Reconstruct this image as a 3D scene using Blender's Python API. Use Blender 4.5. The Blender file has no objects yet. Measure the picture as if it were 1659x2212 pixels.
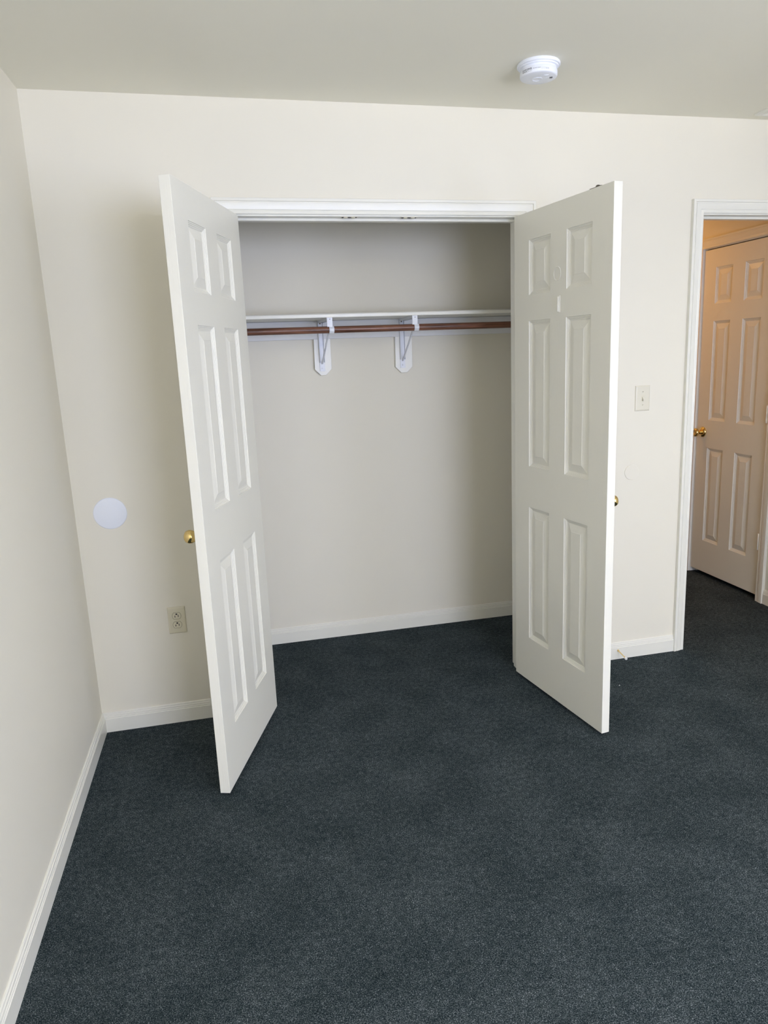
import bpy, bmesh, math, random
from mathutils import Vector, Matrix
random.seed(7)
S = bpy.context.scene
COL = S.collection
PI = math.pi

# ---------------------------------------------------------------- camera
def cam_setup():
    yaw, pitch, roll = 0.2294, 0.2132, -0.0381
    f_px = 1559.65
    f = Vector((math.sin(yaw) * math.cos(pitch), math.cos(yaw) * math.cos(pitch), -math.sin(pitch)))
    rt = Vector((math.cos(yaw), -math.sin(yaw), 0)); up = rt.cross(f)
    c, s = math.cos(roll), math.sin(roll)
    r2 = c * rt + s * up; u2 = -s * rt + c * up
    cd = bpy.data.cameras.new('camera'); cam = bpy.data.objects.new('camera', cd); COL.objects.link(cam)
    M = Matrix((r2, u2, -f)).transposed().to_4x4(); M.translation = Vector((0.2317, -3.0049, 1.499))
    cam.matrix_world = M
    cd.sensor_fit = 'VERTICAL'; cd.sensor_height = 24.0; cd.lens = f_px / 2212 * 24.0
    cd.shift_x = -40 / 2212
    cd.clip_start = 0.02
    S.camera = cam
cam_setup()

# ---------------------------------------------------------------- light, world, exposure
def area(name, loc, rot, sx, sy, power, color):
    l = bpy.data.lights.new(name, 'AREA'); l.shape = 'RECTANGLE'; l.size = sx; l.size_y = sy
    l.energy = power; l.color = color
    o = bpy.data.objects.new(name, l); COL.objects.link(o); o.location = loc; o.rotation_euler = rot
    return o
WX0, WX1, WZ0, WZ1, WY = 0.92, 2.62, 0.75, 2.15, -5.2
area('window_daylight', ((WX0 + WX1) / 2, WY - 0.10, (WZ0 + WZ1) / 2), (PI / 2, 0, 0), WX1 - WX0, WZ1 - WZ0, 112, (0.64, 0.705, 1.0))
SY0, SY1 = -4.5, -3.2        # opening added in the right wall for fill light, beyond the frame
area('side_fill_light', (3.36, (SY0 + SY1) / 2, (WZ0 + WZ1) / 2), (PI / 2, 0, PI / 2), SY1 - SY0, WZ1 - WZ0, 65, (0.64, 0.705, 1.0))  # added fill that brightens the left wall and left door
area('warm_upward_fill', (1.9, -6.9, 0.0), (PI, 0, 0), 4.2, 3.0, 1600, (1.0, 0.93, 0.78))  # added warm fill, aimed up through the rear window to lift the ceiling
hl = bpy.data.lights.new('hall_lamp_light', 'AREA'); hl.shape = 'DISK'; hl.size = 0.2; hl.energy = 5.0; hl.color = (1.0, 0.46, 0.10)
hlo = bpy.data.objects.new('hall_lamp_light', hl); COL.objects.link(hlo); hlo.location = (2.55, 1.45, 2.42)
w = bpy.data.worlds.new('world'); S.world = w; w.use_nodes = True
w.node_tree.nodes['Background'].inputs[0].default_value = (0.75, 0.87, 1.0, 1)
w.node_tree.nodes['Background'].inputs[1].default_value = 0.6
S.view_settings.view_transform = 'Standard'; S.view_settings.look = 'None'
S.view_settings.exposure = 0.05; S.view_settings.gamma = 1.0; S.view_settings.use_curve_mapping = False

# ---------------------------------------------------------------- materials
def mat(name, col, rough=0.5, metal=0.0, spec=0.5, bump=None, var=None):
    m = bpy.data.materials.new(name); m.use_nodes = True
    nt = m.node_tree; n = nt.nodes; b = n['Principled BSDF']
    b.inputs['Base Color'].default_value = (*col, 1); b.inputs['Roughness'].default_value = rough
    b.inputs['Metallic'].default_value = metal; b.inputs['Specular IOR Level'].default_value = spec
    if bump or var:
        tc = n.new('ShaderNodeTexCoord')
    if var:   # slight tint variation of the paint itself
        sc, amt = var
        no = n.new('ShaderNodeTexNoise'); no.inputs['Scale'].default_value = sc; no.inputs['Detail'].default_value = 3
        nt.links.new(tc.outputs['Object'], no.inputs['Vector'])
        mx = n.new('ShaderNodeMix'); mx.data_type = 'RGBA'
        mx.inputs[6].default_value = (*[c * (1 - amt) for c in col], 1)
        mx.inputs[7].default_value = (*[min(1, c * (1 + amt)) for c in col], 1)
        nt.links.new(no.outputs['Fac'], mx.inputs[0]); nt.links.new(mx.outputs[2], b.inputs['Base Color'])
    if bump:
        scale, strength, dist, stretch = bump
        mp = n.new('ShaderNodeMapping'); mp.inputs['Scale'].default_value = stretch
        nt.links.new(tc.outputs['Object'], mp.inputs['Vector'])
        no = n.new('ShaderNodeTexNoise'); no.inputs['Scale'].default_value = scale; no.inputs['Detail'].default_value = 4
        nt.links.new(mp.outputs[0], no.inputs['Vector'])
        bp = n.new('ShaderNodeBump'); bp.inputs['Strength'].default_value = strength; bp.inputs['Distance'].default_value = dist
        nt.links.new(no.outputs['Fac'], bp.inputs['Height']); nt.links.new(bp.outputs[0], b.inputs['Normal'])
    return m
M_WALL = mat('cream_wall_paint', (0.875, 0.835, 0.71), 0.55, spec=0.3, bump=(240, 0.06, 0.0006, (1, 1, 1)), var=(3, 0.008))
M_CEIL = mat('ceiling_paint', (0.93, 0.905, 0.78), 0.85, spec=0.2, bump=(160, 0.08, 0.0006, (1, 1, 1)))
M_TRIM = mat('gloss_trim_paint', (0.89, 0.875, 0.78), 0.32, bump=(60, 0.05, 0.0006, (1, 1, 1)))
M_DOOR = mat('grained_door_paint', (0.87, 0.85, 0.745), 0.38, bump=(34, 0.42, 0.0010, (6, 6, 0.35)))
M_PLUG = mat('patch_paint', (0.86, 0.84, 0.735), 0.38)
M_PRIMER = mat('primed_wood', (0.90, 0.90, 0.90), 0.6, bump=(25, 0.25, 0.001, (1, 6, 6)), var=(9, 0.03))
M_WHITE = mat('white_plastic', (0.91, 0.94, 1.0), 0.4)
M_STEEL = mat('white_enamel_steel', (0.84, 0.86, 0.90), 0.35)
M_IVORY = mat('ivory_plastic', (0.78, 0.73, 0.56), 0.35)
M_CREAMPL = mat('ivory_plastic_light', (0.80, 0.76, 0.62), 0.3)
M_SLOT = mat('dark_slot', (0.02, 0.018, 0.02), 0.6)
M_BRASS = mat("polished_brass", (0.80, 0.60, 0.26), 0.10, metal=1.0, bump=(30, 0.05, 0.0005, (1, 1, 1)))
M_DKMETAL = mat('tarnished_metal', (0.16, 0.14, 0.11), 0.4, metal=0.8)
M_TIP = mat('white_rubber', (0.88, 0.87, 0.82), 0.5)
M_GAP = mat('shadow_groove', (0.33, 0.29, 0.18), 0.7)
M_PRINT = mat('black_print', (0.03, 0.03, 0.03), 0.6)
M_PRINTG = mat('grey_print', (0.50, 0.50, 0.48), 0.6)
M_LINT = mat('lint', (0.8, 0.8, 0.78), 0.9)

def wood():
    m = mat('stained_wood', (0.2, 0.06, 0.03), 0.35)
    nt = m.node_tree; n = nt.nodes; b = n['Principled BSDF']
    tc = n.new('ShaderNodeTexCoord'); mp = n.new('ShaderNodeMapping'); mp.inputs['Scale'].default_value = (3, 60, 60)
    no = n.new('ShaderNodeTexNoise'); no.inputs['Scale'].default_value = 1.5; no.inputs['Detail'].default_value = 5
    cr = n.new('ShaderNodeValToRGB')
    cr.color_ramp.elements[0].position = 0.32; cr.color_ramp.elements[0].color = (0.075, 0.030, 0.017, 1)
    cr.color_ramp.elements[1].position = 0.68; cr.color_ramp.elements[1].color = (0.27, 0.122, 0.075, 1)
    nt.links.new(tc.outputs['Object'], mp.inputs[0]); nt.links.new(mp.outputs[0], no.inputs[0])
    nt.links.new(no.outputs['Fac'], cr.inputs[0]); nt.links.new(cr.outputs[0], b.inputs['Base Color'])
    return m
M_ROD = wood()

def carpet():
    m = bpy.data.materials.new('carpet'); m.use_nodes = True
    nt = m.node_tree; n = nt.nodes; b = n['Principled BSDF']
    b.inputs['Roughness'].default_value = 1.0; b.inputs['Specular IOR Level'].default_value = 0.05
    tc = n.new('ShaderNodeTexCoord')
    n1 = n.new('ShaderNodeTexNoise'); n1.inputs['Scale'].default_value = 360; n1.inputs['Detail'].default_value = 2.5; n1.inputs['Roughness'].default_value = 0.75
    n1.inputs['Distortion'].default_value = 0.6
    n2 = n.new('ShaderNodeTexNoise'); n2.inputs['Scale'].default_value = 55; n2.inputs['Detail'].default_value = 2
    n3 = n.new('ShaderNodeTexNoise'); n3.inputs['Scale'].default_value = 5; n3.inputs['Detail'].default_value = 3
    for q in (n1, n2, n3): nt.links.new(tc.outputs['Object'], q.inputs['Vector'])
    a1 = n.new('ShaderNodeMath'); a1.operation = 'MULTIPLY_ADD'; a1.inputs[1].default_value = 0.14
    nt.links.new(n2.outputs['Fac'], a1.inputs[0]); nt.links.new(n1.outputs['Fac'], a1.inputs[2])
    a2 = n.new('ShaderNodeMath'); a2.operation = 'MULTIPLY_ADD'; a2.inputs[1].default_value = 0.10
    nt.links.new(n3.outputs['Fac'], a2.inputs[0]); nt.links.new(a1.outputs[0], a2.inputs[2])
    cr = n.new('ShaderNodeValToRGB'); e = cr.color_ramp.elements
    e[0].position = 0.50; e[0].color = (0.006, 0.010, 0.013, 1)
    e[1].position = 0.86; e[1].color = (0.36, 0.385, 0.40, 1)
    k = e.new(0.61); k.color = (0.027, 0.039, 0.043, 1)
    k = e.new(0.71); k.color = (0.086, 0.105, 0.112, 1)
    nt.links.new(a2.outputs[0], cr.inputs[0]); nt.links.new(cr.outputs[0], b.inputs['Base Color'])
    bp = n.new('ShaderNodeBump'); bp.inputs['Strength'].default_value = 0.6; bp.inputs['Distance'].default_value = 0.002
    nt.links.new(n1.outputs['Fac'], bp.inputs['Height']); nt.links.new(bp.outputs[0], b.inputs['Normal'])
    return m
M_CARPET = carpet()

# ---------------------------------------------------------------- mesh helpers
class MB:
    def __init__(s): s.v = []; s.f = []
    def add(s, vs, fs):
        o = len(s.v); s.v += [tuple(v) for v in vs]; s.f += [tuple(i + o for i in f) for f in fs]; return s
    def box(s, x0, x1, y0, y1, z0, z1):
        vs = [(x, y, z) for x in (x0, x1) for y in (y0, y1) for z in (z0, z1)]
        return s.add(vs, [(0, 1, 3, 2), (4, 6, 7, 5), (0, 4, 5, 1), (2, 3, 7, 6), (0, 2, 6, 4), (1, 5, 7, 3)])
    def rings(s, rings, close=True, cap=True):
        n = len(rings[0]); vs = [p for r in rings for p in r]; fs = []
        for i in range(len(rings) - 1):
            for j in range(n if close else n - 1):
                k = (j + 1) % n; fs.append((i * n + j, i * n + k, (i + 1) * n + k, (i + 1) * n + j))
        if cap and close:
            fs.append(tuple(range(n))[::-1]); fs.append(tuple((len(rings) - 1) * n + j for j in range(n)))
        return s.add(vs, fs)
    def lathe(s, prof, origin=(0, 0, 0), axis=(0, 0, 1), n=40):
        """prof: (radius, distance along axis)"""
        ax = Vector(axis).normalized(); q = Vector((0, 0, 1)).rotation_difference(ax); o = Vector(origin)
        return s.rings([[o + q @ Vector((r * math.cos(2 * PI * j / n), r * math.sin(2 * PI * j / n), h)) for j in range(n)] for r, h in prof])
    def tube(s, pts, r, n=12):
        rs = []
        for i, p in enumerate(pts):
            p = Vector(p); d = (Vector(pts[min(i + 1, len(pts) - 1)]) - Vector(pts[max(i - 1, 0)])).normalized()
            q = Vector((0, 0, 1)).rotation_difference(d)
            rs.append([p + q @ Vector((r * math.cos(2 * PI * j / n), r * math.sin(2 * PI * j / n), 0)) for j in range(n)])
        return s.rings(rs)
    def extrude(s, poly, fn, a, b):
        """poly 2D outline; fn(u, v, t) -> 3D; extruded from t=a to t=b"""
        return s.rings([[fn(u, v, a) for u, v in poly], [fn(u, v, b) for u, v in poly]])

def finish(me, m, smooth=False, angle=35, merge=True):
    bm = bmesh.new(); bm.from_mesh(me)
    if merge: bmesh.ops.remove_doubles(bm, verts=bm.verts, dist=1e-6)
    bmesh.ops.recalc_face_normals(bm, faces=bm.faces)
    bm.to_mesh(me); bm.free()
    if m: me.materials.append(m)
    if smooth:
        for p in me.polygons: p.use_smooth = True
        me.set_sharp_from_angle(angle=math.radians(angle))

def build(name, mb, m, parent=None, bevel=0, smooth=False, angle=35, origin=None, merge=True, segs=2):
    me = bpy.data.meshes.new(name)
    v = mb.v
    if origin is not None: v = [(a - origin[0], b - origin[1], c - origin[2]) for a, b, c in v]
    me.from_pydata(v, [], mb.f); finish(me, m, smooth, angle, merge)
    o = bpy.data.objects.new(name, me); COL.objects.link(o)
    if origin is not None: o.location = origin
    if parent: o.parent = parent
    if bevel:
        md = o.modifiers.new('bevel', 'BEVEL'); md.width = bevel; md.segments = segs; md.limit_method = 'ANGLE'; md.angle_limit = math.radians(50)
    return o
def empty(name, loc=(0, 0, 0)):
    o = bpy.data.objects.new(name, None); COL.objects.link(o); o.location = loc; o.empty_display_size = 0.05; return o
def tag(o, label, cat=None, group=None):
    o['label'] = label
    if cat: o['category'] = cat
    if group: o['group'] = group
    return o
def struct(name, mb, m, label=None, **k):
    o = build(name, mb, m, **k); o['kind'] = 'structure'
    if label: o['label'] = label
    return o
def dup(o, parent=None):
    c = o.copy(); COL.objects.link(c)
    if parent: c.parent = parent
    for ch in list(o.children): dup(ch, c)
    return c

# ---------------------------------------------------------------- dimensions (metres)
XL, H, D, T = -0.3902, 2.4587, 0.741, 0.115           # left wall, ceiling, closet back, wall thickness
CJ0, CJ1, CJZ = 0.296, 1.489, 2.046                   # closet opening between jamb faces
RJ0, RJ1, RJZ = 2.360, 3.122, 2.062                   # doorway to the hall
HX = 3.1860                                           # hall wall face with the hall door
HY0, HY1 = 0.4875, 1.1285                              # hall door opening
XR = 3.45; YF = 2.05; YB = WY; HLX = 2.05

# ---------------------------------------------------------------- structure
struct('floor', MB().box(XL - 0.12, XR + 0.1, YB - 0.12, YF + 0.1, -0.06, 0), M_CARPET, 'dark blue-grey speckled carpet covering the whole floor')
struct('ceiling', MB().box(XL - 0.12, XR + 0.1, YB - 0.12, YF + 0.1, H, H + 0.08), M_CEIL, 'plain off-white ceiling')
struct('wall_left', MB().box(XL - 0.12, XL, YB - 0.12, YF + 0.1, 0, H), M_WALL, 'cream wall along the left edge of the photo')
jb = 0.018
b = MB()
b.box(XL, CJ0 - jb, 0, T, 0, H); b.box(CJ0 - jb, CJ1 + jb, 0, T, CJZ + jb, H)
b.box(CJ1 + jb, RJ0 - jb, 0, T, 0, H); b.box(RJ0 - jb, RJ1 + jb, 0, T, RJZ + jb, H); b.box(RJ1 + jb, XR, 0, T, 0, H)
struct('wall_back', b, M_WALL, 'cream wall holding the closet opening and the doorway')
struct('wall_closet_back', MB().box(0.0, HLX, D, D + 0.09, 0, H), M_WALL, 'cream rear wall inside the closet')
struct('wall_closet_left', MB().box(-0.03, 0.05, T, D, 0, H), M_WALL)
struct('wall_closet_right', MB().box(1.95, HLX, T, YF, 0, H), M_WALL)
struct('wall_hall_far', MB().box(HLX, XR, YF, YF + 0.1, 0, H), M_WALL)
hz = 2.066
b = MB(); b.box(HX, HX + 0.115, T, HY0 - jb, 0, H); b.box(HX, HX + 0.115, HY1 + jb, YF, 0, H); b.box(HX, HX + 0.115, HY0 - jb, HY1 + jb, hz + jb, H)
struct('wall_hall_right', b, M_WALL, 'warmly lit hallway wall around the hall door')
struct('hall_light_blocker', MB().box(XR, XR + 0.1, T, YF, 0, H), M_WALL)  # unseen closing panel, added to stop light leaking past the hall door
b = MB(); b.box(XR - 0.15, XR, YB - 0.12, SY0, 0, H); b.box(XR - 0.15, XR, SY1, 0, 0, H); b.box(XR - 0.15, XR, SY0, SY1, 0, WZ0); b.box(XR - 0.15, XR, SY0, SY1, WZ1, H)
struct('wall_right', b, M_WALL)
wf = MB()
for y0, y1, z0, z1 in [(SY0, SY0 + .035, WZ0, WZ1), (SY1 - .035, SY1, WZ0, WZ1), (SY0, SY1, WZ0, WZ0 + .035), (SY0, SY1, WZ1 - .035, WZ1), (SY0, SY1, (WZ0 + WZ1) / 2 - .02, (WZ0 + WZ1) / 2 + .02)]:
    wf.box(XR - 0.145, XR - 0.105, y0, y1, z0, z1)
struct('fill_opening_frame', wf, M_TRIM)  # frame set into the added fill-light opening
b = MB(); b.box(XL, WX0, YB - 0.12, YB, 0, H); b.box(WX1, XR, YB - 0.12, YB, 0, H)
b.box(WX0, WX1, YB - 0.12, YB, 0, WZ0); b.box(WX0, WX1, YB - 0.12, YB, WZ1, H)
struct('wall_rear', b, M_WALL)
wf = MB()
for x0, x1, z0, z1 in [(WX0, WX0 + .035, WZ0, WZ1), (WX1 - .035, WX1, WZ0, WZ1), (WX0, WX1, WZ0, WZ0 + .035), (WX0, WX1, WZ1 - .035, WZ1), (WX0, WX1, (WZ0 + WZ1) / 2 - .02, (WZ0 + WZ1) / 2 + .02)]:
    wf.box(x0, x1, YB - 0.07, YB - 0.03, z0, z1)
struct('window_1', wf, M_TRIM)

# casing swept round an opening, mitred at the corners
CAS = [(0, 0), (0, .0095), (.0025, .0110), (.010, .0112), (.0135, .0098), (.0165, .0125), (.024, .0138), (.034, .0165), (.040, .0170),
       (.0415, .0142), (.0445, .0142), (.046, .0190), (.0560, .0190), (.057, .0180), (.057, 0)]
def casing(a0, a1, zt, fn, prof=None):
    r = []
    for sa, sd, z, zd in ((a0, -1, 0, 0), (a0, -1, zt, 1), (a1, 1, zt, 1), (a1, 1, 0, 0)):
        r.append([fn(sa + sd * d, z + zd * d, t) for d, t in (prof or CAS)])
    return MB().rings(r)
rv = 0.005
def frame_trim(name, x0, x1, zt, fn, label, thick=T, prof=None):
    """casing + jamb + stop of one opening; fn(a, z, t): t outward from the wall face"""
    o = struct(name, casing(x0 - rv, x1 + rv, zt + rv, fn, prof), M_TRIM, label, smooth=True, angle=25)
    def bx(mb, a0, a1, z0, z1, t0, t1):
        vs = [fn(a, z, t) for a in (a0, a1) for t in (t0, t1) for z in (z0, z1)]
        mb.add(vs, [(0, 1, 3, 2), (4, 6, 7, 5), (0, 4, 5, 1), (2, 3, 7, 6), (0, 2, 6, 4), (1, 5, 7, 3)])
    j = MB()
    bx(j, x0 - jb, x0, 0, zt, 0.0005, -thick); bx(j, x1, x1 + jb, 0, zt, 0.0005, -thick); bx(j, x0 - jb, x1 + jb, zt, zt + jb, 0.0005, -thick)
    build('jamb', j, M_TRIM, o, bevel=0.0012)
    s = MB()
    bx(s, x0, x0 + .011, 0, zt, -.040, -.074); bx(s, x1 - .011, x1, 0, zt, -.040, -.074); bx(s, x0, x1, zt - .011, zt, -.040, -.074)
    build('stop', s, M_TRIM, o, bevel=0.002)
    return o
t1 = frame_trim('trim_1', CJ0, CJ1, CJZ, lambda a, z, t: Vector((a, -t, z)), 'white moulded casing around the closet opening')
t2 = frame_trim('trim_2', RJ0, RJ1, RJZ, lambda a, z, t: Vector((a, -t, z)), 'white moulded casing around the doorway at the right edge')
t3 = frame_trim('trim_3', HY0, HY1, hz, lambda a, z, t: Vector((HX - t, a, z)), 'moulded casing around the hall door',
                prof=[(d, .0140 + (t - .0095) * .55 if t > 0 else 0) for d, t in CAS])

# baseboards
BB = [(0, 0), (0, .0127), (.059, .0127), (.0605, .0105), (.0655, .0108), (.0670, .0090), (.0740, .0086), (.0760, .0060), (.0815, .0055), (.0842, .0025), (.0842, 0)]
def baseboard(name, fn, a, b, label):
    return struct(name, MB().extrude([(t, h) for h, t in BB], fn, a, b), M_TRIM, label)
baseboard('baseboard_left', lambda t, h, s: Vector((XL + t, s, h)), YB, 0, 'white baseboard along the left wall')
baseboard('baseboard_back', lambda t, h, s: Vector((s, -t, h)), XL, CJ0 - rv - .057, 'white baseboard between the left corner and the closet')
baseboard('baseboard_back_right', lambda t, h, s: Vector((s, -t, h)), CJ1 + rv + .057, RJ0 - rv - .057, 'white baseboard between the closet and the doorway')
baseboard('baseboard_closet', lambda t, h, s: Vector((s, D - t, h)), 0.05, 1.95, 'white baseboard along the closet back wall')
baseboard('baseboard_hall', lambda t, h, s: Vector((HX - t, s, h)), T, HY0 - rv - .057, 'white baseboard in the hallway beside the hall door')
baseboard('baseboard_hall_far', lambda t, h, s: Vector((HX - t, s, h)), HY1 + rv + .057, YF, 'white baseboard in the hallway past the hall door')

baseboard('baseboard_right', lambda t, h, s: Vector((XR - 0.15 - t, s, h)), YB, 0, 'white baseboard along the right wall')

# ---------------------------------------------------------------- six-panel doors
DH = 2.03
VL = [0.2107, 0.8195, 0.997, 1.6047, 1.7077, 1.9223]
# (inset from panel edge, depth below face)
PP = [(0, 0), (.0010, .0028), (.0040, .0034), (.0055, .0052), (.0085, .0058), (.0100, .0078), (.0135, .0086), (.0150, .0100),
      (.0185, .0100), (.0460, .0030), (.0475, .0018)]
def door_mesh(w, s, mm, t=0.035):
    """leaf from u=0 (hinge) to w, v=0..DH, faces at y=0 and y=t; face y=0 has normal -y"""
    pw = (w - 2 * s - mm) / 2
    us = [0, s, s + pw, w - s - pw, w - s, w]; vs = [0] + VL + [DH]
    mb = MB()
    for side in (0, 1):
        P = (lambda u, v, d: (u, d, v)) if side == 0 else (lambda u, v, d: (u, t - d, v))
        for i in range(5):
            for j in range(7):
                a, b_, c, e = us[i], us[i + 1], vs[j], vs[j + 1]
                if i in (1, 3) and j in (1, 3, 5):
                    rings = [[P(a + o, c + o, d), P(b_ - o, c + o, d), P(b_ - o, e - o, d), P(a + o, e - o, d)] for o, d in PP]
                    mb.rings(rings, cap=False); mb.add(rings[-1], [(0, 1, 2, 3)])
                else:
                    mb.add([P(a, c, 0), P(b_, c, 0), P(b_, e, 0), P(a, e, 0)], [(0, 1, 2, 3)])
    for i in range(5):
        for v in (0, DH): mb.add([(us[i], 0, v), (us[i + 1], 0, v), (us[i + 1], t, v), (us[i], t, v)], [(0, 1, 2, 3)])
    for j in range(7):
        for u in (0, w): mb.add([(u, 0, vs[j]), (u, 0, vs[j + 1]), (u, t, vs[j + 1]), (u, t, vs[j])], [(0, 1, 2, 3)])
    return mb
def door(name, w, s, mm, loc, ux, nx, label):
    """ux: direction of u in the floor plane, nx: direction from face y=0 into the leaf"""
    me = bpy.data.meshes.new(name); mb = door_mesh(w, s, mm)
    me.from_pydata(mb.v, [], mb.f); finish(me, M_DOOR)
    o = bpy.data.objects.new(name, me); COL.objects.link(o)
    ux = Vector((*ux, 0)); nx = Vector((*nx, 0)); 
    if ux.cross(nx).z < 0:   # mirrored leaf: bake the mirror into the mesh
        for v in me.vertices: v.co.x = -v.co.x
        me.flip_normals(); ux = -ux; o['m'] = 1
    M = Matrix((ux, nx, Vector((0, 0, 1)))).transposed().to_4x4(); M.translation = Vector(loc); o.matrix_world = M
    md = o.modifiers.new('bevel', 'BEVEL'); md.width = 0.0014; md.segments = 2; md.limit_method = 'ANGLE'; md.angle_limit = math.radians(80)
    o['kind'] = 'structure'; o['label'] = label
    mir = 'm' in o
    if mir: del o['m']
    return o, (-1 if mir else 1)
def knob_small(parent, u, v, yf, sgn):
    """dummy knob on a closet leaf; yf: face plane, sgn: outward direction along local y"""
    k = build('knob', MB().lathe([(.0105, .004), (.0095, .014), (.0100, .020), (.0165, .028), (.0212, .036), (.0232, .044), (.0232, .050), (.0205, .058), (.0140, .0630), (.006, .0645), (.0005, .0648)],
              (0, 0, 0), (0, sgn, 0)), M_BRASS, parent, smooth=True, angle=60)
    k.location = (u, yf, v); k['label'] = 'round polished brass knob'
    build('rosette', MB().lathe([(.0005, 0), (.026, 0), (.0265, .002), (.024, .005), (.012, .0062), (.0005, .0062)], (0, 0, 0), (0, sgn, 0)), M_BRASS, k, smooth=True, angle=60)
    return k

aL, aR = 0.3252, 0.1512
d1, m1 = door('door_1', 0.6469, 0.1146, 0.1064, (0.3295, -0.0222, 0.0146), (-math.sin(aL), -math.cos(aL)), (-math.cos(aL), math.sin(aL)),
              'white six-panel closet door leaf, swung open on the left side')
d2, m2 = door('door_2', 0.6469, 0.1146, 0.1064, (1.4541, -0.0148, 0.0146), (math.sin(aR), -math.cos(aR)), (math.cos(aR), math.sin(aR)),
              'white six-panel closet door leaf, swung open on the right side')
d3, m3 = door('door_3', 0.6350, 0.1113, 0.1081, (HX, 1.1258, 0.0305), (0, -1), (1, 0), 'closed six-panel hall door seen through the doorway')
knob_small(d1, m1 * 0.572, 0.915, 0.035, 1)
knob_small(d2, m2 * 0.575, 0.915, 0.035, 1)
# passage knob on the hall door
k = build('knob', MB().lathe([(.0125, .010), (.0115, .026), (.0120, .034), (.019, .040), (.0255, .047), (.0275, .055), (.0255, .062), (.0215, .0655), (.0135, .0660), (.0125, .0640), (.0005, .0632)],
          (0, 0, 0), (0, -1, 0)), M_BRASS, d3, smooth=True, angle=60)
k.location = (m3 * 0.062, 0, 0.917); k['label'] = 'round polished brass knob'
build('rosette', MB().lathe([(.0005, 0), (.033, 0), (.0345, .003), (.0335, .008), (.028, .0145), (.018, .019), (.0005, .020)], (0, 0, 0), (0, -1, 0)), M_BRASS, k, smooth=True, angle=60)
# hinge barrels on the hall door
for z in (1.069, 0.328, 1.82):
    h = MB().lathe([(.0005, -.050), (.0050, -.050), (.0072, -.047), (.0072, .047), (.0050, .050), (.0005, .050)], (0, 0, 0), (0, 0, 1), 16)
    h.box(-.002 * m3 - .011, -.002 * m3 + .011, .0035, .0092, -.045, .045)
    ho = build('hinge', h, M_TRIM, d3, smooth=True, angle=40); ho.location = (m3 * (0.6350 + .0005), -.0095, z); ho['label'] = 'painted hinge barrel'
# painted-over hook base and patch ring on the right closet leaf, ball catch on its top edge
hb = MB().box(-.0080, .0080, -.0028, 0.001, -.031, .031); hb.lathe([(.0036, -.029), (.0052, -.024), (.0054, -.006), (.0036, .002), (.0036, .010), (.0044, .014), (.0044, .028)], (-.001, -.0026, 0), (0, 0, 1), 14)
hk = build('hook_base', hb, M_PLUG, d2, bevel=0.001); hk.location = (m2 * .329, 0, 1.656); hk['label'] = 'painted-over hook base'
rg = MB(); N = 48
rr = []
for i in range(N + 1):
    a = 2 * PI * i / N + 0.5
    rr.append([(math.cos(a) * (.0235 + q * .0022), -max(0.0, hh), math.sin(a) * (.0250 + q * .0022)) for q, hh in ((-1, -.0002), (-.5, .0016), (.5, .0016), (1, -.0002))])
rg.rings(rr, close=False, cap=False)
po = build('patch_ring', rg, M_PLUG, d2, smooth=True, angle=60); po.location = (m2 * .316, -.00005, 1.769); po['label'] = 'round filled patch in the paint'
bc = MB().box(-.033, .033, .002, .018, 0, .0026); bc.lathe([(.0085, 0), (.0085, .002), (.0070, .0050), (.0035, .0068), (.0005, .0072)], (.004, .0105, .0024), (0, 0, 1), 18)
bo = build('ball_catch', bc, M_DKMETAL, d2); bo.location = (m2 * .540, .001, DH - .0002); bo['label'] = 'dark metal ball catch on the door top'
# strike plates in the closet head jamb
for x in (.765, 1.010):
    s_ = MB().extrude([(-.033, -.009), (.033, -.009), (.033, .009), (-.033, .009)], lambda u, v, t: (u, v, t), -.0016, 0)
    s_.lathe([(.0075, -.0045), (.0100, -.0016), (.0005, -.0016)], (-.016, 0, 0), (0, 0, 1), 16); s_.lathe([(.0075, -.0045), (.0100, -.0016), (.0005, -.0016)], (.016, 0, 0), (0, 0, 1), 16)
    so = build('strike_plate', s_, M_IVORY, None); so.location = (x, .013, CJZ)
    so['kind'] = 'structure'; so.parent = t1; del so['kind']
    so['label'] = 'small metal catch strike'
    h_ = build('strike_opening', MB().box(-.006, .006, -.005, .005, -.0030, -.0017).box(-.030, -.0225, -.007, .007, -.0030, -.0017).box(.0205, .0285, -.007, .007, -.0030, -.0017), M_SLOT, so)

# ---------------------------------------------------------------- closet fittings
cl = MB().box(0.05, 1.95, D - .019, D, 1.5955, 1.6835)
tag(build('shelf_cleat', cl, M_PRIMER, bevel=.001), 'long white painted board fixed along the closet wall under the shelf', 'cleat')
sh = MB().extrude([(-.3, 0), (-.3005, .003), (-.3005, .013), (-.2975, .0175), (-.291, .0190), (0, .019), (0, 0)], lambda u, v, t: (t, D + u, 1.6845 + v), 0.05, 1.95)
tag(build('closet_shelf', sh, M_TRIM), 'white closet shelf with a rounded front edge above the rod', 'shelf')
RODY, RODZ, RODR = 0.461, 1.6295, 0.0158
rd = MB().tube([(0.05 + i * 1.9 / 24, RODY, RODZ) for i in range(25)], RODR, 28)
tag(build('closet_rod', rd, M_ROD, smooth=True, angle=60), 'reddish brown wooden closet rod hanging under the shelf', 'rod')
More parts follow.
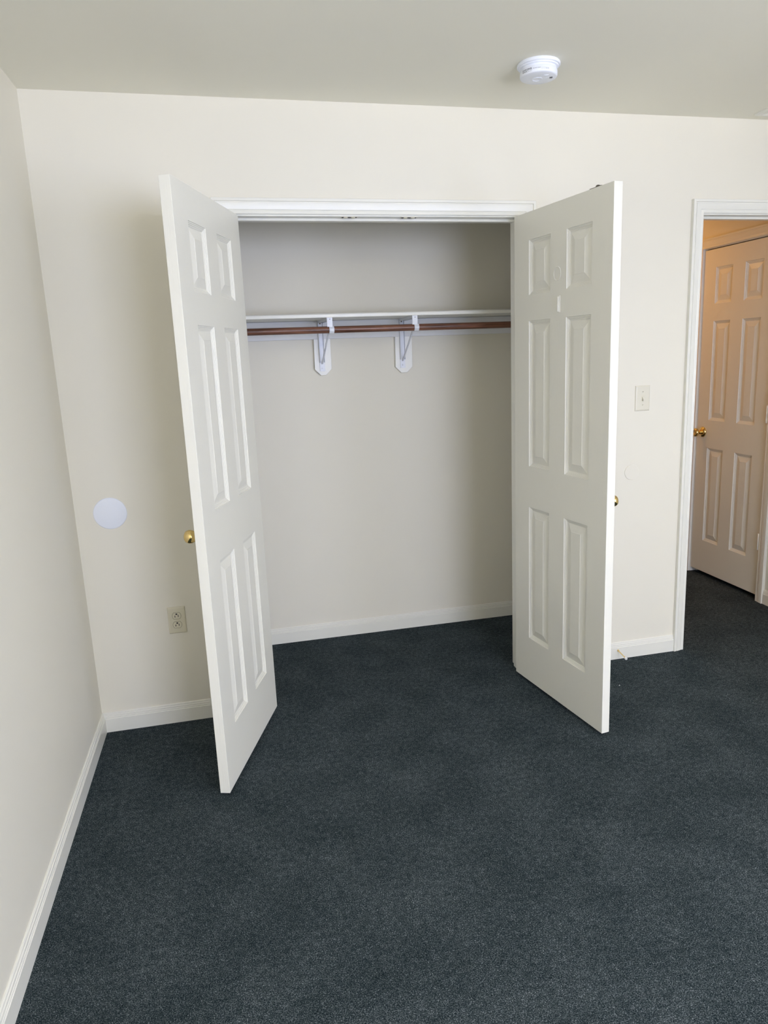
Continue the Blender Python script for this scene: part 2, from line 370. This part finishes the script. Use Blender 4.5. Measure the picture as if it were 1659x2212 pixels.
# mounting plates below the cleat
def plate(x0, x1, zb, label):
    c_ = .030; zt = 1.5955
    pl = MB().extrude([(x0 + .002, zt), (x0, zb + c_), (x0 + c_, zb), (x1 - c_, zb), (x1, zb + c_), (x1, zt)], lambda u, v, t: (u, t, v), D - .019, D)
    tag(build('mounting_board', pl, M_TRIM, bevel=.0012), label, 'board', 'clipped-corner boards behind the shelf brackets')
plate(.675, .761, 1.416, 'clipped-corner white board behind the left shelf bracket')
plate(1.095, 1.186, 1.412, 'clipped-corner white board behind the right shelf bracket')
def bracket(label):
    r_ = empty('shelf_bracket', (0, 0, 0)); tag(r_, label, 'bracket', 'white steel shelf brackets holding the rod')
    yw = D - .019 - .0004
    leg = MB()
    leg.box(-.013, .013, yw - .0022, yw, -.248, 0); leg.box(-.013, -.0108, yw - .013, yw, -.205, 0); leg.box(.0108, .013, yw - .013, yw, -.205, 0)
    lo = build('wall_leg', leg, M_STEEL, r_, bevel=.0008)
    arm = MB()
    arm.box(-.013, .013, D - .292, yw, -.0024, -.0002); arm.box(-.013, -.0108, D - .292, yw, -.013, -.0002); arm.box(.0108, .013, D - .292, yw, -.013, -.0002)
    build('shelf_arm', arm, M_STEEL, r_, bevel=.0006)
    yf = D - .294
    tab = MB().box(-.013, .013, yf, yf + .0022, -.042, -.0002)
    tb = build('front_tab', tab, M_STEEL, r_, bevel=.0006)
    # rod cradle: strap wrapping under and in front of the rod
    ry, rz = RODY, RODZ - 1.6845
    a0, a1 = math.radians(-205), math.radians(-20)
    ring = []
    for i in range(19):
        a = math.radians(120) + (math.radians(380) - math.radians(120)) * i / 18
        ring.append([(x + .008, ry + math.cos(a) * q, rz + math.sin(a) * q) for x, q in ((-.0115, .0161), (.0115, .0161), (.0115, .0186), (-.0115, .0186))])
    build('rod_cradle', MB().rings(ring), M_STEEL, r_, bevel=.0006)
    br = MB()
    p0 = Vector((0, RODY + .02, rz - .008)); p1 = Vector((0, yw - .006, -.212)); d = (p1 - p0).normalized(); nn = Vector((0, -d.z, d.y))
    for sx, w_ in ((0, .0032),):
        br.rings([[p + Vector((sx + x, 0, 0)) + nn * q for x, q in ((-w_, -.001), (w_, -.001), (w_, .001), (-w_, .001))] for p in (p0, p1)])
        br.rings([[p + Vector((sx + x, 0, 0)) + nn * q for x, q in ((-w_, -.001), (-w_ + .0015, -.001), (-w_ + .0015, .007), (-w_, .007))] for p in (p0, p1)])
    build('brace', br, M_STEEL, r_, bevel=.0004)
    for z in (-.014, -.233):
        sc = MB().lathe([(.0005, 0), (.0042, 0), (.0036, .0018), (.0005, .0022)], (0, 0, 0), (0, -1, 0), 16)
        so = build('screw', sc, M_DKMETAL if z > -.1 else M_STEEL, r_, smooth=True, angle=40); so.location = (0, yw - .0024, z)
    s0 = build('screw', MB().lathe([(.0005, 0), (.0042, 0), (.0036, .0018), (.0005, .0022)], (0, 0, 0), (0, 0, -1), 16), M_DKMETAL, r_); s0.location = (0, RODY + .06, -.0026)
    s1 = build('screw', MB().lathe([(.0005, 0), (.0022, 0), (.0018, .0010), (.0005, .0012)], (0, 0, 0), (0, -1, 0), 12), M_DKMETAL, r_); s1.location = (.001, yf, -.008)
    return r_
b1 = bracket('left white steel shelf bracket cradling the rod'); b1.rotation_euler = (0, 0, .040); b1.location = (.724 + .0185, 0, 1.6845)
b2 = dup(b1); b2.rotation_euler = (0, 0, .004); b2.location = (1.1365, 0, 1.6845); b2['label'] = 'right white steel shelf bracket cradling the rod'

# ---------------------------------------------------------------- wall fittings
def wall_plate(w_, h_, t_, bev):
    return MB().rings([[(x * a, -y, z * b_) for x, z in ((-1, -1), (1, -1), (1, 1), (-1, 1))] for a, b_, y in ((w_ / 2, h_ / 2, 0), (w_ / 2, h_ / 2, t_ * .35), (w_ / 2 - bev * .45, h_ / 2 - bev * .45, t_ * .8), (w_ / 2 - bev, h_ / 2 - bev, t_))])
# outlet
ot = empty('wall_outlet', (-.051, 0, .4555)); tag(ot, 'almond duplex wall outlet low on the wall beside the open left door', 'outlet')
build('cover_plate', wall_plate(.071, .115, .006, .006), M_IVORY, ot)
def stadium(rx, rz, n=14):
    """receptacle face: circle cut flat at top and bottom"""
    pts = []
    for s_ in (1, -1):
        a0 = math.asin(min(1, rz / rx))
        for i in range(n + 1):
            a = -a0 + 2 * a0 * i / n
            pts.append((s_ * rx * math.cos(a), s_ * rx * math.sin(a)))
    return pts
for zc in (.0195, -.0195):
    gr = build('receptacle_surround', MB().extrude(stadium(.0185, .0150), lambda u, v, t: (u, -t, v), .0055, .0063), M_GAP, ot); gr.location = (0, 0, zc)
    rc = build('receptacle', MB().extrude(stadium(.0172, .0137), lambda u, v, t: (u, -t, v), .0055, .0074), M_IVORY, ot, bevel=.0006); rc.location = (0, 0, zc)
    sl = MB().box(-.0078, -.0052, -.0078, -.0073, -.0062, .0020).box(.0052, .0078, -.0078, -.0073, -.0050, .0042)
    sl.extrude([(.0037 * math.cos(a), .0082 + .0036 * math.sin(a)) for a in [PI * (-1 + i / 10) for i in range(11)]] + [(.0030, .0105), (-.0030, .0105)], lambda u, v, t: (u, -t, v), .0073, .0078)
    build('slots', sl, M_SLOT, rc)
scr = build('screw', MB().lathe([(.0005, 0), (.0032, 0), (.0026, .0012), (.0005, .0014)], (0, 0, 0), (0, -1, 0), 16), M_IVORY, ot); scr.location = (0, -.006, 0)
# switch
sw = empty('light_switch', (2.085, 0, 1.2665)); tag(sw, 'ivory toggle light switch between the right closet door and the doorway', 'light switch')
build('cover_plate', wall_plate(.074, .115, .006, .006), M_CREAMPL, sw)
build('toggle_slot', MB().box(-.0055, .0055, -.0066, -.0058, -.0125, .0125), M_IVORY, sw, bevel=.0004)
tg = MB().rings([[(x, -.006, z) for x, z in ((-.0042, -.006), (.0042, -.006), (.0042, .009), (-.0042, .009))], [(x, -.016, z) for x, z in ((-.0032, -.013), (.0032, -.013), (.0032, -.006), (-.0032, -.006))]])
build('toggle', tg, M_CREAMPL, sw, bevel=.0008)
for z in (.030, -.030):
    q = build('screw', MB().lathe([(.0005, 0), (.0034, 0), (.0028, .0012), (.0005, .0014)], (0, 0, 0), (0, -1, 0), 16), M_IVORY, sw); q.location = (0, -.006, z)
    build('screw_slot', MB().box(-.0024, .0024, -.0018, -.0012, -.0004, .0004), M_SLOT, q)
# blank round covers
dc = build('round_wall_cover', MB().lathe([(.0005, 0), (.0630, 0), (.0635, .0015), (.0620, .0036), (.0600, .0042), (.0005, .0044)], (0, 0, 0), (0, -1, 0), 72), M_WHITE, smooth=True, angle=50)
dc.location = (-.2595, 0, .9295); tag(dc, 'blank bluish-white round cover plate on the wall left of the closet', 'cover plate')
db = build('round_wall_bumper', MB().lathe([(.0005, 0), (.0365, 0), (.0365, .0016), (.0355, .0026), (.0005, .0030)], (0, 0, 0), (0, -1, 0), 64), M_WALL, smooth=True, angle=40)
db.location = (2.042, 0, .9255); tag(db, 'round disc painted the wall colour below the light switch', 'wall bumper')
# door stop on the baseboard
ds = empty('door_stop', (1.990, -.0127, .0455)); tag(ds, 'thin brass door stop with white tip on the baseboard near the doorway', 'door stop')
dv = Vector((0.000, -.078, -.0125)); L_ = dv.length
build('stem', MB().lathe([(.0005, -.001), (.0048, -.001), (.0052, .003), (.0042, .007), (.0028, .012), (.0028, L_ - .022), (.0040, L_ - .020), (.0046, L_ - .008)], (0, 0, 0), dv, 18), M_BRASS, ds, smooth=True, angle=50)
build('tip', MB().lathe([(.0005, L_ - .010), (.0058, L_ - .010), (.0064, L_ - .004), (.0060, L_), (.0040, L_ + .0012), (.0030, L_ + .0005), (.0005, L_ + .0003)], (0, 0, 0), dv, 18), M_TIP, ds, smooth=True, angle=50)

# ---------------------------------------------------------------- ceiling fittings
sd = empty('smoke_detector', (1.366, -.455, H)); tag(sd, 'round white smoke detector mounted on the ceiling', 'smoke detector')
build('mounting_base', MB().lathe([(.0005, 0), (.0715, 0), (.0735, -.003), (.0735, -.008), (.0715, -.0105), (.0675, -.0110), (.0665, -.0150), (.0640, -.0160), (.0005, -.0160)], n=80), M_WHITE, sd, smooth=True, angle=40)
bd = build('body', MB().lathe([(.0005, -.016), (.0600, -.016), (.0605, -.022), (.0628, -.0250), (.0638, -.0280), (.0638, -.0400), (.0622, -.0432), (.0585, -.0452), (.030, -.0462), (.0005, -.0465)], n=80), M_WHITE, sd, smooth=True, angle=40)
bt = build('test_button', MB().lathe([(.0175, -.0440), (.0175, -.0474), (.0162, -.0480), (.0145, -.0466), (.0135, -.0455)], (0, 0, 0), n=40), M_WHITE, sd, smooth=True, angle=40)
bt.location = (-.004, .004, 0)
vt = MB()
for i in range(3):
    a = math.radians(-14 - i * 7); c_, s_ = math.cos(a), math.sin(a)
    vt.rings([[(r * c_ - q * s_, r * s_ + q * c_, z) for r, q in ((.037, -.0011), (.047, -.0011), (.047, .0011), (.037, .0011))] for z in (-.0440, -.0463)])
build('sound_vents', vt, M_SLOT, sd)
rb = MB()
for (x0, y0, x1, y1) in [(-.002, -.016, .006, -.034), (.014, -.018, .020, -.038), (.006, -.034, .020, -.038), (.022, -.010, .028, -.020)]:
    dx, dy = x1 - x0, y1 - y0; l = math.hypot(dx, dy); nx_, ny_ = -dy / l * .0009, dx / l * .0009
    rb.rings([[(x0 + nx_, y0 + ny_, z), (x1 + nx_, y1 + ny_, z), (x1 - nx_, y1 - ny_, z), (x0 - nx_, y0 - ny_, z)] for z in (-.0440, -.0472)])
build('face_ribs', rb, M_WHITE, sd)
def strip(mb, a0, a1, z0, z1, r=.06395):
    n = max(2, int(abs(a1 - a0) / 3) + 1)
    o = len(mb.v)
    for i in range(n):
        a = math.radians(a0 + (a1 - a0) * i / (n - 1))
        mb.v += [(r * math.cos(a), r * math.sin(a), z0), (r * math.cos(a), r * math.sin(a), z1)]
    for i in range(n - 1): mb.f.append((o + 2 * i, o + 2 * i + 2, o + 2 * i + 3, o + 2 * i + 1))
pr = MB(); a = -170.0; rnd = random.Random(3)
while a < -134: 
    wd = rnd.uniform(2.5, 5.5); strip(pr, a, min(a + wd, -132), -.0312, -.0292); a += wd + rnd.uniform(.8, 1.8)
a = -170.0
while a < -136:
    wd = rnd.uniform(2.0, 5.0); strip(pr, a, min(a + wd, -134), -.0343, -.0327); a += wd + rnd.uniform(.8, 2.4)
a = -170.0
while a < -150:
    wd = rnd.uniform(3.0, 6.0); strip(pr, a, min(a + wd, -150), -.0372, -.0358); a += wd + rnd.uniform(.8, 2.0)
build('warning_print', pr, M_PRINT, sd, merge=False)
pg = MB(); strip(pg, -169, -134, -.0390, -.0380)
build('print_rule', pg, M_PRINTG, sd, merge=False)
pg = MB()
a = -106.0
while a < -94:
    wd = rnd.uniform(1.5, 3.5); strip(pg, a, a + wd, -.0335, -.0325); strip(pg, a, a + wd * .8, -.0375, -.0365); a += wd + .9
for i in range(6): strip(pg, -92 + i * 1.9, -91.2 + i * 1.9, -.0375, -.0320)
build('fine_print', pg, M_PRINTG, sd, merge=False)
# DO NOT PAINT lettering wrapped round the body
cu = bpy.data.curves.new('lettering', 'FONT'); cu.body = 'DO NOT PAINT'; cu.size = .0037; cu.space_character = 1.02
tmp = bpy.data.objects.new('lettering_source', cu); COL.objects.link(tmp)
bpy.context.view_layer.update()
me = bpy.data.meshes.new_from_object(tmp.evaluated_get(bpy.context.evaluated_depsgraph_get()))
bpy.data.objects.remove(tmp)
for v in me.vertices:
    a = math.radians(-131) + v.co.x / .0639; z = -.0338 + v.co.y; v.co = Vector((.0640 * math.cos(a), .0640 * math.sin(a), z))
me.materials.clear(); me.materials.append(M_PRINT)
lt = bpy.data.objects.new('lettering', me); COL.objects.link(lt); lt.parent = sd

# ceiling vent near the doorway
cv = empty('ceiling_vent', (2.54, -.062, H)); cv.rotation_euler = (0, 0, math.radians(0)); tag(cv, 'white ceiling vent corner just showing at the right edge above the doorway', 'ceiling vent')
fr = MB(); W_, H_ = .36, .16
for k_, (o1, z) in enumerate([(0, 0)]): pass
rings = []
for o_, z in ((0, 0), (0, -.004), (.006, -.009), (.022, -.011), (.026, -.009), (.026, -.002)):
    rings.append([(o_, -o_, z), (W_ - o_, -o_, z), (W_ - o_, -H_ + o_, z), (o_, -H_ + o_, z)])
fr.rings(rings, cap=False)
build('frame', fr, M_TRIM, cv)
for i in range(6):
    y = -.036 - i * .017
    l = MB().rings([[(x, y + dy, z) for dy, z in ((0, -.0020), (.0012, -.0010), (.010, -.0085), (.009, -.0095))] for x in (.026, W_ - .026)])
    build('louver', l, M_TRIM, cv)
build('backing', MB().box(.02, W_ - .02, -H_ + .02, -.02, -.0012, -.0002), M_SLOT, cv)

# ---------------------------------------------------------------- carpet lint
ln = MB().lathe([(.0004, 0), (.0022, .0006), (.0026, .0018), (.0016, .0030), (.0003, .0034)], n=9)
lo = build('lint_speck', ln, M_LINT, smooth=True); lo.location = (1.849, -.274, 0); tag(lo, 'tiny white lint speck on the carpet right of the right closet door', 'lint')
